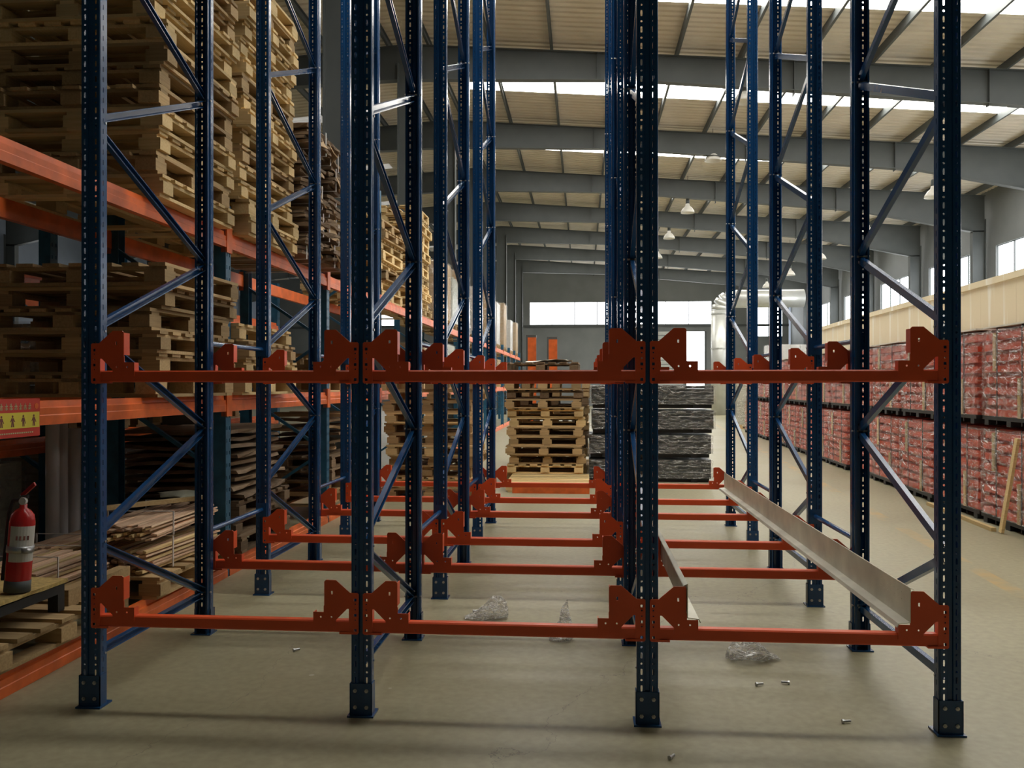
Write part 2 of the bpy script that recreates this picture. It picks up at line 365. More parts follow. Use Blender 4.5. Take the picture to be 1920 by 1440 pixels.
# ================================================================== BLUE SHUTTLE RACK
ROWX = [0, 1.326, 2.652, 3.978]
FRAMEY = [0.0, 2.21, 4.42]; DEP = 1.27
PH = 6.6
def post_mesh():
    mb = MB(); w = .0475; d = .072
    def wall(a, b_, z0=0, z1=PH):
        mb.add([(a[0], a[1], z0), (b_[0], b_[1], z0), (b_[0], b_[1], z1), (a[0], a[1], z1)], [(0, 1, 2, 3)])
    prof = [(-.030, d), (-.040, d), (-.040, .052), (-w, .044), (-w, .034)]
    side = [(-w, .034), (-w, .018)]
    prof2 = [(-w, .018), (-w, .006), (-w+.002, .002), (-w+.006, 0), (-.037, 0)]
    mid = [(-.017, 0), (-.013, 0), (-.010, .006), (.010, .006), (.013, 0), (.017, 0)]
    mir = lambda l: [(-x, y) for x, y in reversed(l)]
    for l in (prof, prof2, mid, mir(prof2), mir(prof)):
        for a, b_ in zip(l, l[1:]): wall(a, b_)
    def cells(a, b_, pitch, shapes):
        a = Vector((*a, 0)); b_ = Vector((*b_, 0)); L = (b_-a).length; t = (b_-a)/L; z = 0; k = 0
        while z < PH-1e-6:
            h = min(pitch, PH-z); hw, hh, rnd = shapes[k % len(shapes)]; cz = z+h/2; cx = L/2
            ang = [225, 270, 315, 0, 45, 90, 135, 180]
            o = [(0, z), (cx, z), (L, z), (L, cz), (L, z+h), (cx, z+h), (0, z+h), (0, cz)]
            if rnd: i = [(cx+hw*math.cos(math.radians(q)), cz+hw*math.sin(math.radians(q))) for q in ang]
            else: i = [(cx-hw*.8, cz-hh), (cx, cz-hh*1.05), (cx+hw*.8, cz-hh), (cx+hw, cz), (cx+hw*.8, cz+hh), (cx, cz+hh*1.05), (cx-hw*.8, cz+hh), (cx-hw, cz)]
            v = [a+t*x+Vector((0, 0, y)) for x, y in o+i]
            mb.add(v, [(j, (j+1) % 8, 8+(j+1) % 8, 8+j) for j in range(8)]); z += h; k += 1
    sh_ = [(.0048, .0135, False), (.0052, 0, True)]
    cells((-.037, 0), (-.017, 0), .0375, sh_); cells((.017, 0), (.037, 0), .0375, sh_)
    cells(side[0], side[1], .05, [(.003, .012, False)]); s2 = mir(side); cells(s2[0], s2[1], .05, [(.003, .012, False)])
    me = mb.mesh('p', 'blue'); ob = bpy.data.objects.new('p', me); COL.objects.link(ob)
    md = ob.modifiers.new('s', 'SOLIDIFY'); md.thickness = .0024; md.offset = 0
    out = bpy.data.meshes.new_from_object(ob.evaluated_get(bpy.context.evaluated_depsgraph_get()))
    bpy.data.objects.remove(ob); out.name = 'upright_post'; return out
POST = post_mesh()
shoe = MB(); shoe.box(-.0535, .0535, -.0075, -.0028, 0, .155)
for sx_ in (-1, 1): shoe.box(min(sx_*.0535, sx_*.0495), max(sx_*.0535, sx_*.0495), -.0075, .05, 0, .155)
shoe.box(-.062, .062, -.022, .085, 0, .008)
SHOE = shoe.mesh('foot_plate', 'blue')
BOLT = MB().prism(circ(0, 0, .0095, 6), (0, -.0135, 0), (0, -.0070, 0), (1, 0, 0)).prism(circ(0, 0, .005, 8), (0, -.018, 0), (0, -.0135, 0), (1, 0, 0)).mesh('bolt', 'bolt')
NODE = MB().tube((-.052, 0, 0), (.052, 0, 0), .006, 8).mesh('brace_bolt', 'bolt')
def channel(p, q, w=.040, d=.026, t=.0028):
    poly = [(-w/2, -d/2), (w/2, -d/2), (w/2, d/2), (w/2-.006, d/2), (w/2-.006, d/2-t), (w/2-t, d/2-t), (w/2-t, -d/2+t), (-w/2+t, -d/2+t), (-w/2+t, d/2-t), (-w/2+.006, d/2-t), (-w/2+.006, d/2), (-w/2, d/2)]
    # a-axis in the YZ plane, b-axis towards +X
    p = Vector(p); q = Vector(q); t_ = (q-p).normalized(); bx_ = Vector((1, 0, 0)); a = bx_.cross(t_)
    n = len(poly); v = [p+a*x+bx_*y for x, y in poly]+[q+a*x+bx_*y for x, y in poly]
    f = [(i, (i+1) % n, n+(i+1) % n, n+i) for i in range(n)]+[tuple(range(n-1, -1, -1)), tuple(range(n, 2*n))]
    return MB().add(v, f)
FN = [.80+1.01*k for k in range(6)]; RN = [1.28+1.02*k for k in range(6)]
ya, yb = .045, DEP-.045
BR = [((0, ya, .25), (0, yb, .25)), ((0, ya, .775), (0, yb, .27))]
for k in range(6):
    BR.append(((0, ya, FN[k]+.02), (0, yb, RN[k]-.02)))
    if k < 5: BR.append(((0, yb, RN[k]+.02), (0, ya, FN[k+1]-.02)))
BRM = [channel(p, q).mesh('brace', 'blue') for p, q in BR]
ROWD = ['row beside the old pallet rack', 'row second from the old pallet rack', 'row at the short galvanised rail', 'outer row by the red bundle aisle']
FRD = ['bare floor end', 'middle', 'pallet stack end']
for r, x in enumerate(ROWX):
    for k, y in enumerate(FRAMEY):
        t = thing('upright_frame', 'blue upright frame at %s of %s' % (FRD[k], ROWD[r]), 'rack frame', (x, y, 0), group='blue upright frames of the new rack')
        for rear in (0, 1):
            yy, rz = (0, 0) if not rear else (DEP, math.pi)
            part('upright_post', POST, t, (0, yy, 0), (0, 0, rz))
            fp = part('foot_plate', SHOE, t, (0, yy, 0), (0, 0, rz))
            for bx_ in (-.027, .027):
                for bz in (.045, .122): part('bolt', BOLT, fp, (bx_, 0, bz))
        for me in BRM: part('brace', me, t)
        for z in [.25, .79]+FN[1:4]: part('brace_bolt', NODE, t, (0, ya, z))
        for z in [.26]+RN[:4]: part('brace_bolt', NODE, t, (0, yb, z))
# spacers between frames of a row
spm = MB().tube((0, .0015, 0), (0, 2.21-DEP-.0015, 0), .016, 10)
for y in (.0015, 2.21-DEP-.0135): spm.box(-.04, .04, y, y+.012, -.05, .05)
SPM = spm.mesh('row_spacer', 'blue')
for r, x in enumerate(ROWX):
    for k in (0, 1):
        for z, zn in ((.63, 'low'), (1.81, 'high')):
            solo('row_spacer', SPM, '%s blue spacer tube %s, %s' % (zn, ('behind first frame', 'behind middle frame')[k], ROWD[r]), 'spacer tube', (x, FRAMEY[k]+DEP, z), group='blue spacer tubes of the new rack')
# cross beams with bent support brackets
BAYW = 1.326; TH = .055
def bracket(mir):
    s = -1 if mir else 1; mb = MB()
    out = [(.05, .186), (.058, .193), (.118, .245), (.166, .245), (.173, .238), (.173, .130), (.176, .122), (.176, .095), (.226, .095), (.226, .03), (.118, .03), (.118, .058), (.064, .112), (.05, .112)]
    hol = [rect(.137, .186, .008, .016), circ(.139, .072, .0045), circ(.19, .072, .0045)]
    v, f = plate_geo(out, hol, .004); mb.add(v, f)
    mb.box(.170, .174, 0, .052, .130, .236)
    mb.box(.222, .226, 0, .040, .055, .094)
    mb.box(.050, .054, 0, .042, .054, .112)
    if mir: mb.v = [(-x, y, z) for x, y, z in mb.v]; mb.f = [tuple(reversed(q)) for q in mb.f]
    return mb.mesh('support_bracket', 'orange')
def endplate(mir):
    out = [(.010, .0), (.016, -.007), (.046, -.007), (.056, -.007), (.056, .186), (.016, .186), (.010, .180)]
    hol = [rect(.026, z, .013, .013) for z in (.012, .082, .154)]+[circ(.026, z, .004, 6) for z in (.060, .108, .134)]
    v, f = plate_geo(out, hol, .005); mb = MB().add(v, f)
    if mir: mb.v = [(-x, y, z) for x, y, z in mb.v]; mb.f = [tuple(reversed(q)) for q in mb.f]
    return mb.mesh('end_plate', 'orange')
BRA = [bracket(False), bracket(True)]; EPL = [endplate(False), endplate(True)]
tb = MB(); c = .006; yz = [(c, 0), (.05-c, 0), (.05, c), (.05, TH-c), (.05-c, TH), (c, TH), (0, TH-c), (0, c)]
tb.add([(.052, y, z) for y, z in yz]+[(BAYW-.052, y, z) for y, z in yz], [(i, (i+1) % 8, 8+(i+1) % 8, 8+i) for i in range(8)]+[tuple(range(7, -1, -1)), tuple(range(8, 16))])
BT = tb.mesh('beam_tube', 'orange')
PIN = MB().box(.035, .10, -.006, .03, -.006, .004).mesh('weld_tab', 'orange')
BAYD = ['bay beside the old pallet rack', 'middle bay', 'bay with the galvanised rails']
LIND = ['outer posts of first frames', 'inner posts of first frames', 'near posts of middle frames', 'far posts of middle frames', 'near posts of last frames', 'end posts of last frames']
for li, z in enumerate((.392, 1.563)):
    for k in range(6):
        yw = FRAMEY[k//2]-.0095 if k % 2 == 0 else FRAMEY[k//2]+DEP+.012
        for b_ in range(3):
            t = thing('cross_beam', 'orange %s cross beam, %s, on %s' % (('lower', 'upper')[li], BAYD[b_], LIND[k]), 'rack beam', (ROWX[b_], yw, z), group='orange cross beams of the new rack')
            part('beam_tube', BT, t, (0, .001, 0))
            part('end_plate', EPL[0], t); part('end_plate', EPL[1], t, (BAYW, 0, 0))
            part('support_bracket', BRA[0], t, (0, -.0005, 0)); part('support_bracket', BRA[1], t, (BAYW, -.0005, 0))
            part('weld_tab', PIN, t); part('weld_tab', PIN, t, (BAYW-.135, 0, 0))
# galvanised shuttle rails
def rail(s, L, holes=()):
    # x=0 is the web against the bracket flange, the ledge points to -x*s; folded 3 mm steel
    t_ = .0032; mb = MB(); P = [(.018, .150), (0, .158), (0, .006), (-.050, 0), (-.058, -.016)]
    for k in (0, 2, 3):
        (x0, z0), (x1, z1) = P[k], P[k+1]; q = [(x0, z0), (x1, z1), (x1-t_*.9, z1+t_*.9), (x0-t_*.9, z0+t_*.9)]
        mb.add([(x*s, 0, z) for x, z in q]+[(x*s, L, z) for x, z in q], [(0, 1, 5, 4), (1, 2, 6, 5), (2, 3, 7, 6), (3, 0, 4, 7), (3, 2, 1, 0), (4, 5, 6, 7)])
    v, f = plate_geo([(0, .006), (L, .006), (L, .1595), (0, .1595)], [circ(a, b2, .0035, 8) for a, b2 in holes], t_)
    return mb.add([((y-t_/2)*s, x, z) for x, y, z in v], f)
rr_ = thing('shuttle_rail', 'long galvanised steel shuttle rail running to the rear along the outer row', 'rail', (ROWX[3]-.176, -.02, .392+.1), group='galvanised shuttle rails')
part('rail_profile', rail(1, 5.0, [(.10+.045*i, .06+dz) for i in range(7) for dz in (.03, .06)]).mesh('rail_profile', 'galv'), rr_)
rl_ = thing('shuttle_rail', 'galvanised steel shuttle rail mounted beside the third row, its ledge facing the long rail', 'rail', (ROWX[2]+.176, -.02, .392+.1), group='galvanised shuttle rails')
part('rail_profile', rail(-1, 1.6).mesh('rail_profile', 'galv'), rl_)

# ================================================================== PALLETS
def boxmesh(name, m, x, y, z): return MB().box(-x/2, x/2, -y/2, y/2, -z/2, z/2).mesh(name, m)
PHT = .147
def pallet_kit(m, L=1.2, Wd=1.2):
    db = boxmesh('deck_board', m, L, .115, .022); st = boxmesh('stringer_board', m, .1, Wd, .022)
    bl = boxmesh('block', m, .15, .14, .079); bb = boxmesh('base_board', m, .1, Wd, .022); bx_ = boxmesh('base_board', m, L-.2, .1, .022)
    k = []
    for i in range(7): k.append(('deck_board', db, (0, -Wd/2+.0575+i*(Wd-.115)/6, .136)))
    for i in (-1, 0, 1):
        k.append(('stringer_board', st, (i*(L/2-.07), 0, .113))); k.append(('base_board', bb, (i*(L/2-.07), 0, .011)))
        for j in (-1, 0, 1): k.append(('block', bl, (i*(L/2-.07), j*(Wd/2-.07), .0615+.001)))
    for j in (-1, 1): k.append(('base_board', bx_, (0, j*(Wd/2-.055), .0115)))
    mb = MB()
    for _, me, lo in k:
        mb.add([(v.co.x+lo[0], v.co.y+lo[1], v.co.z+lo[2]) for v in me.vertices], [tuple(p.vertices) for p in me.polygons])
    return k, mb.mesh('pallet', m)
KIT = {m: pallet_kit(m) for m in ('woodA', 'woodB', 'woodC')}
WN = {'woodA': 'pale new', 'woodB': 'weathered', 'woodC': 'dark old'}
def pallet(m, loc, rz, label, group, joined=False, rot=(0, 0)):
    if joined: return solo('wooden_pallet', KIT[m][1], label, 'pallet', loc, (rot[0], rot[1], rz), group)
    t = thing('wooden_pallet', label, 'pallet', loc, (rot[0], rot[1], rz), group)
    for nm, me, lo in KIT[m][0]: part(nm, me, t, lo)
    return t
def stack(mats, base, n, where, group, seed, jit=.03, rz0=0, joined=False, rj=.02):
    R = random.Random(seed)
    for i in range(n):
        m = mats[R.randrange(len(mats))]
        pos = 'bottom pallet' if i == 0 else ('topmost pallet' if i == n-1 else '%s pallet up' % ORD[i])
        pallet(m, (base[0]+R.uniform(-jit, jit), base[1]+R.uniform(-jit, jit), base[2]+i*PHT), rz0+R.uniform(-rj, rj)+(math.pi/2 if R.random() < .4 else 0), '%s wooden block pallet, %s of %s' % (WN[m], pos, where), group, joined)

# ================================================================== OLD PALLET RACK
LX0, LX1 = -.50, -1.50
LPY = [-.12, 2.78, 5.5, 8.0, 10.7, 13.4, 16.1, 18.8, 21.5, 24.2, 26.9, 29.6, 32.3, 35.0]
LVL = [.0, 1.335, 2.655]
LOD = ['first', 'second', 'third', 'fourth', 'fifth', 'sixth', 'seventh', 'eighth', 'ninth', 'tenth', 'eleventh', 'twelfth', 'thirteenth', 'fourteenth']
def old_post(h):
    mb = MB()
    mb.box(-.1, 0, -.05, -.047, 0, h).box(-.1, 0, .047, .05, 0, h)
    # face with slot columns
    v, f = plate_geo([(-.05, 0), (.05, 0), (.05, h), (-.05, h)], [rect(x, .1+.1*i, .012, .03) for i in range(int((h-.15)/.1)) for x in (-.025, .025)], .003)
    mb.add([(-.0015+y, x, z) for x, y, z in v], f)
    return mb.mesh('upright_post', 'oldblue')
OP = {h: old_post(h) for h in (3.0, 4.3)}
def old_frame(y, h, x0, x1, label):
    t = thing('storage_rack_frame', label, 'rack frame', (0, y, 0), group='worn blue frames of the old racks')
    part('upright_post', OP[h], t, (x0, 0, 0)); part('upright_post', OP[h], t, (x1, 0, 0), (0, 0, math.pi))
    z = .2; s = 0
    while z+.62 < h:
        a, b_ = (x0-.05, x1+.05) if s else (x1+.05, x0-.05)
        part('brace', MB().bar((a, 0, z), (b_, 0, z+.6), .035, .03, (0, 1, 0)).mesh('brace', 'oldblue'), t); z += .62; s = 1-s
for i, y in enumerate(LPY):
    old_frame(y, 3.0 if i in (1, 2) else 4.3 if i in (0, 3) else 3.0, LX0, LX1, 'worn blue old rack frame, %s from the fire extinguisher end' % LOD[i])
def old_beam_mesh(L):
    poly = [(0, 0), (.05, 0), (.05, .13), (.022, .13), (.022, .128), (.018, .095), (.004, .09), (.004, .055), (.0, .05)]
    mb = MB(); n = len(poly)
    # x: 0 = outer face, grows inward (-X)
    mb.add([(-a, .02, b_) for a, b_ in poly]+[(-a, L-.02, b_) for a, b_ in poly], [(i, n+i, n+(i+1) % n, (i+1) % n) for i in range(n)]+[tuple(range(n)), tuple(range(2*n-1, n-1, -1))])
    return mb
for i in range(len(LPY)-1):
    L = LPY[i+1]-LPY[i]; me = old_beam_mesh(L).mesh('beam_profile', 'oldorange')
    cl = MB().box(-.045, .006, -.05, .052, -.04, .17).mesh('end_connector', 'oldorange')
    for j, z in enumerate(LVL):
        for back in (0, 1):
            if back and (i > 3): continue
            t = thing('rack_beam', 'worn orange %s %s beam in %s bay of the old rack' % (('floor level', 'mid level', 'top level')[j], ('aisle side', 'wall side')[back], LOD[i]), 'rack beam',
                      (LX0+.006, LPY[i], z+.001) if not back else (LX1-.006, LPY[i+1], z+.001), (0, 0, math.pi if back else 0), group='worn orange beams of the old rack')
            part('beam_profile', me, t)
            if j: part('end_connector', cl, t, (0, .0, 0)); 
# second rack back to back behind it
for i, y in enumerate((-.12, 2.78, 5.5, 8.0)):
    old_frame(y, 3.0, -1.98, -2.98, 'worn blue frame, %s of the rack behind the old pallet rack' % LOD[i])
for i in range(3):
    L = LPY[i+1]-LPY[i]; me = old_beam_mesh(L).mesh('beam_profile', 'oldorange')
    for j, z in enumerate((1.0, 2.3)):
        for back in (0, 1):
            t = thing('rack_beam', 'worn orange %s %s beam, %s bay of the rack behind' % (('lower', 'upper')[j], ('front', 'rear')[back], LOD[i]), 'rack beam', (-1.974, LPY[i], z) if not back else (-2.986, LPY[i+1], z), (0, 0, math.pi if back else 0), group='worn orange beams of the rack behind')
            part('beam_profile', me, t)

# pallets on the old rack
zT = 2.787; zM = 1.467; zB = .133
G = 'pallets stacked on the old rack'
stack(['woodA', 'woodA', 'woodB'], (-1.0, 2.08, zT), 15, 'tall top-level stack nearest the extinguisher', G, 3, .035)
stack(['woodA', 'woodA', 'woodA', 'woodB'], (-1.0, 3.49, zT), 15, 'tall top-level stack beside the sacking bundles', G, 5, .04)
stack(['woodB', 'woodB', 'woodA'], (-1.0, 2.07, zM), 6, 'mid-level stack nearest the extinguisher', G, 8, .05)
stack(['woodB', 'woodA'], (-1.0, 3.49, zM), 4, 'low mid-level stack, second from the extinguisher', G, 9, .05)
stack(['woodB'], (-1.12, 6.2, zM), 3, 'mid-level stack behind the sacking bundles', G, 12, .05)
stack(['woodB', 'woodC'], (-1.05, .55, zB), 1, 'floor beam under the extinguisher stand', G, 10, .0)
pallet('woodB', (-1.02, 2.1, zB), 0, 'weathered wooden block pallet carrying the slat bundles', G)
stack(['woodC'], (-1.1, 3.6, zB), 3, 'dark floor-level stack under old brown sheets', G, 14, .04)
stack(['woodB', 'woodC'], (-1.1, 6.35, zB), 4, 'floor-level stack strewn with scrap', G, 15, .08, rj=.06)
stack(['woodB', 'woodA'], (-1.12, 8.95, zT), 8, 'ragged top-level stack beyond the sacking bundles', G, 16, .07, rj=.07, joined=True)
stack(['woodA'], (-1.12, 11.45, zT), 13, 'far tall top-level stack of clean pallets', G, 17, .04, joined=True)
stack(['woodA', 'woodB'], (-1.12, 9.4, zM), 3, 'mid-level stack in the far bay', G, 18, .04, joined=True)
G2 = 'pallets stacked on the floor behind the new rack'
stack(['woodB', 'woodA', 'woodB'], (.30, 8.1, 0), 11, 'floor stack near the old rack', G2, 21, .05)
stack(['woodB', 'woodB', 'woodA', 'woodC'], (1.74, 10.2, 0), 13, 'floor stack beside the black bundles', G2, 22, .05, rj=.03)
stack(['woodC', 'woodB'], (1.85, 11.75, 0), 12, 'floor stack behind the ragged one', G2, 23, .05, joined=True)
pallet('woodA', (1.85, 9.0, 0), 0, 'single pale wooden pallet lying before the ragged floor stack', G2)
ob_ = MB().box(1.35, 2.45, 8.28, 8.33, .03, .12).mesh('orange_beam', 'oldorange')
solo('loose_beam', ob_, 'loose orange beam lying on the floor before the pallet stacks', 'beam', (0, 0, -.03))

# ------------------------------------------------------------------ sheets, bundles, scrap
def wavy_sheet(L, Wd, t, amp, seed, nx=10, ny=6):
    v = []; f = []; R = random.Random(seed); off = Vector((R.uniform(0, 50), R.uniform(0, 50), 0))
    for s in (0, 1):
        for i in range(nx+1):
            for j in range(ny+1):
                x = -L/2+L*i/nx; y = -Wd/2+Wd*j/ny
                if i in (0, nx): x += R.uniform(-.05, .05)*amp*12
                if j in (0, ny): y += R.uniform(-.04, .04)*amp*12
                v.append((x, y, noise.noise(Vector((x*2.2, y*2.2, 0))+off)*amp+s*t))
    q = lambda s, i, j: s*(nx+1)*(ny+1)+i*(ny+1)+j
    for i in range(nx):
        for j in range(ny):
            f.append((q(0, i, j), q(0, i, j+1), q(0, i+1, j+1), q(0, i+1, j))); f.append((q(1, i, j), q(1, i+1, j), q(1, i+1, j+1), q(1, i, j+1)))
    for i in range(nx): f += [(q(0, i, 0), q(0, i+1, 0), q(1, i+1, 0), q(1, i, 0)), (q(0, i, ny), q(1, i, ny), q(1, i+1, ny), q(0, i+1, ny))]
    for j in range(ny): f += [(q(0, 0, j), q(1, 0, j), q(1, 0, j+1), q(0, 0, j+1)), (q(0, nx, j), q(0, nx, j+1), q(1, nx, j+1), q(1, nx, j))]
    return MB().add(v, f)
solo('plastic_sheet', wavy_sheet(.75, .6, .006, .035, 91, 12, 10).mesh('plastic_sheet', 'whitesheet'), 'white plastic sheet crumpled on top of the ragged floor stack', 'plastic sheet', (1.80, 10.2, 13*PHT+.028))
# brown folded bundles on the top level
SH = [wavy_sheet(1.05, .54, .03, .022, 100+i).mesh('folded_sheet', 'card') for i in range(5)]
CH = [wavy_sheet(.20, .20, .012, .03, 200+i, 4, 4).mesh('loose_flap', 'box') for i in range(4)]
R = random.Random(31)
for i in range(2):
    for k in range(5):
        t = thing('sacking_bundle', 'rough brown tied bundle of folded sacking, %s up, %s column' % (ORD[k], ('column beside tall pallets', 'column by the third frame')[i].replace(' column', '').replace('column ', '')), 'bundle',
                  (-.86+R.uniform(-.05, .06), 4.47+i*.64+R.uniform(-.01, .01), zT+k*.272), (0, 0, R.uniform(-.05, .05)), 'brown bundles on the top level')
        for s_ in range(6): part('folded_sheet', SH[(s_+k) % 5], t, (R.uniform(-.05, .07), R.uniform(-.02, .02), .030+s_*.034), (R.uniform(-.01, .01), R.uniform(-.01, .01), R.uniform(-.04, .04)))
        for y in (-.15, .15): part('strap', MB().box(-.55, .56, y-.01, y+.01, .0, .004).box(.555, .561, y-.01, y+.01, .0, .24).mesh('strap', 'white'), t)
        part('loose_flap', CH[k % 4], t, (.53, R.uniform(-.18, .18), .13), (R.uniform(-.4, .4), R.uniform(.9, 1.3), R.uniform(-.4, .4)))
# flat brown sheets on the dark floor-level stack and on scrap
for i in range(9):
    solo('brown_sheet', wavy_sheet(1.0, 1.15, .03, .028, 300+i).mesh('brown_sheet', 'card'), 'large brown board sheet, %s of the pile on dark floor-level pallets' % (ORD[i]+' up' if i else 'bottom'), 'board', (-1.08+R.uniform(-.04, .08), 3.6+R.uniform(-.06, .06), zB+3*PHT+.02+i*.068), (0, 0, R.uniform(-.05, .05)), 'brown boards on the old rack')
for i in range(5):
    solo('scrap_sheet', wavy_sheet(R.uniform(.6, 1.0), R.uniform(.7, 1.1), .03, .035, 330+i).mesh('scrap_sheet', 'card' if i % 3 else 'box'), 'crumpled scrap board, %s of the pile on scrap-strewn pallets' % (ORD[i]+' up' if i else 'bottom'), 'board', (-1.05+R.uniform(-.1, .15), 6.35+R.uniform(-.12, .12), zB+4*PHT+.05+i*.085), (R.uniform(-.015, .015), R.uniform(-.015, .015), R.uniform(-.3, .3)), 'scrap boards on the old rack')
for i in range(7):
    solo('scrap_lath', MB().box(-.5, .5, -.03, .03, 0, .025).mesh('scrap_lath', 'woodB'), 'loose scrap lath lying across the scrap-strewn floor-level pallets', 'lath', (-1.0+R.uniform(-.1, .2), 5.98+i*.125, zB+4*PHT+.452+.003*i), (R.uniform(-.05, .05), R.uniform(-.03, .03), R.uniform(-.12, .12)), 'scrap laths')
# tied slat bundles on pallets
SLM = [MB().box(-.62, .62, -.02, .02, -.006, .006).mesh('slat', 'slat'), MB().box(-.66, .6, -.0125, .0125, -.009, .009).mesh('slat', 'woodA'), MB().box(-.6, .66, -.022, .022, -.006, .006).mesh('slat', 'slat')]
def slat_bundle(loc, rz, n, label, seed, ln=1):
    R = random.Random(seed); t = thing('slat_bundle', label, 'bundle', loc, (0, 0, rz), 'tied slat bundles'); t.scale = (ln, 1, 1)
    for i in range(n):
        row = i//9; c = i % 9
        part('slat', SLM[R.randrange(3)], t, (R.uniform(-.06, .06), -.2+c*.05+R.uniform(-.008, .008), .02+row*.026+R.uniform(-.003, .003)), (R.uniform(-.25, .25), R.uniform(-.01, .01), R.uniform(-.025, .025)))
    hz = .03+(n//9+1)*.026
    for x in (-.3, .35): part('twine', MB().box(x, x+.012, -.24, -.232, 0, hz).box(x, x+.012, .232, .24, 0, hz).box(x, x+.012, -.24, .24, hz, hz+.005).mesh('twine', 'white'), t)
zP = zB+PHT
slat_bundle((-.73, 2.10, zP), 1.55, 54, 'pinkish slat bundle lying on the weathered pallet, under another bundle', 41, .86)
slat_bundle((-.74, 2.09, zP+.222), 1.60, 36, 'pale slat bundle resting on top of another slat bundle', 42, .86)
slat_bundle((-1.27, 2.10, zP), 1.57, 54, 'slat bundle lying at the wall side of the weathered pallet', 44, .86)
slat_bundle((-1.0, 1.10, zP), 1.57, 63, 'short slat bundle lying beside the extinguisher stand', 43, .55)
solo('pine_batten', MB().bar((-1.0, 1.75, zP+.41), (-.52, 2.4, zP+.41), .03, .05).mesh('pine_batten', 'woodA'), 'bright new pine batten lying across the slat bundles', 'batten')
solo('timber_beam', MB().bar((-.62, .75, zP+.041), (-.62, 1.42, zP+.041), .1, .08).mesh('timber_beam', 'woodB'), 'square timber on the pallet edge before the slat bundles', 'timber')
solo('cloth_scrap', wavy_sheet(.30, .16, .01, .05, 77, 8, 8).mesh('cloth_scrap', 'palewrap'), 'crumpled greenish sacking scrap on the slat bundles', 'sacking', (-.72, 2.45, zP+.40), (.05, .05, .6))
# black steel stand, foam strip, extinguishers
st = thing('steel_stand', 'low black channel steel stand under the fire extinguishers', 'stand', (0, 0, zP))
for y in (.0, .62): part('rail', MB().box(-1.45, -.56, y, y+.06, .1, .15).mesh('rail', 'black'), st)
for x in (-1.4, -.62): part('rail', MB().box(x, x+.06, .06, .62, .1, .15).mesh('rail', 'black'), st)
for x in (-1.4, -.62):
    for y in (.0, .62): part('leg', MB().box(x, x+.06, y, y+.06, .0, .1).mesh('leg', 'black'), st)
solo('foam_strip', wavy_sheet(.75, .66, .02, .008, 55).mesh('foam_strip', 'foam'), 'yellow foam sheet lying on the black steel stand', 'foam sheet', (-.92, .36, zP+.159))
def extinguisher(loc, rz, label, lean):
    t = thing('fire_extinguisher', label, 'extinguisher', loc, (lean, .03, rz), 'fire extinguishers on the stand')
    body = MB().lathe([(0, .01), (.055, .01), (.060, .02), (.062, .05), (.062, .36), (.055, .40), (.035, .425), (.018, .435), (.018, .455), (0, .455)], 24)
    part('cylinder', body.mesh('cylinder', 'ered', True), t)
    part('base_ring', MB().lathe([(.058, 0), (.064, 0), (.064, .06), (.062, .06)], 24).mesh('base_ring', 'steel', True), t)
    part('clamp_band', MB().lathe([(.062, .205), (.066, .205), (.066, .24), (.062, .24)], 24).box(.06, .10, -.02, .02, .21, .235).mesh('clamp_band', 'bolt', True), t)
    lab = MB(); n = 10
    for i in range(n):
        a0 = math.radians(-75+i*13); a1 = math.radians(-75+(i+1)*13); r = .0628
        lab.add([(r*math.cos(a0), r*math.sin(a0), .16), (r*math.cos(a1), r*math.sin(a1), .16), (r*math.cos(a1), r*math.sin(a1), .345), (r*math.cos(a0), r*math.sin(a0), .345)], [(0, 1, 2, 3)])
    lo = part('label_sheet', lab.mesh('label_sheet', 'elabel'), t)
    for i, a in enumerate((-40, -25, -8, 8)):
        a = math.radians(a); x, y = .0635*math.cos(a), .0635*math.sin(a)
        part('print_mark', MB().cbox((x, y, .285), (.004, .008, .022)).mesh('print_mark', 'ink'), lo)
    part('valve', MB().tube((0, 0, .45), (0, 0, .49), .016, 10).tube((0, 0, .475), (.035, -.01, .475), .009, 8).mesh('valve', 'brass'), t)
    part('gauge', MB().tube((.03, -.01, .475), (.042, -.025, .475), .019, 14).mesh('gauge', 'white'), t)
    part('lever', MB().bar((-.03, 0, .495), (.045, .03, .565), .02, .01).mesh('lever', 'ered'), t)
    part('handle', MB().bar((-.05, 0, .485), (.05, 0, .50), .018, .008).mesh('handle', 'rubber'), t)
    ho = MB(); pts = [(-.02, -.01, .475), (-.055, -.03, .47), (-.072, -.04, .40), (-.070, -.045, .2), (-.065, -.05, .05)]
    for a, b_ in zip(pts, pts[1:]): ho.tube(a, b_, .010, 8)
    part('hose', ho.mesh('hose', 'rubber'), t)
extinguisher((-.60, .33, zP+.189), -.6, 'red fire extinguisher with white label strapped at the old rack', -.06)
extinguisher((-.80, .26, zP+.189), -.9, 'red fire extinguisher half hidden behind the labelled one', -.05)
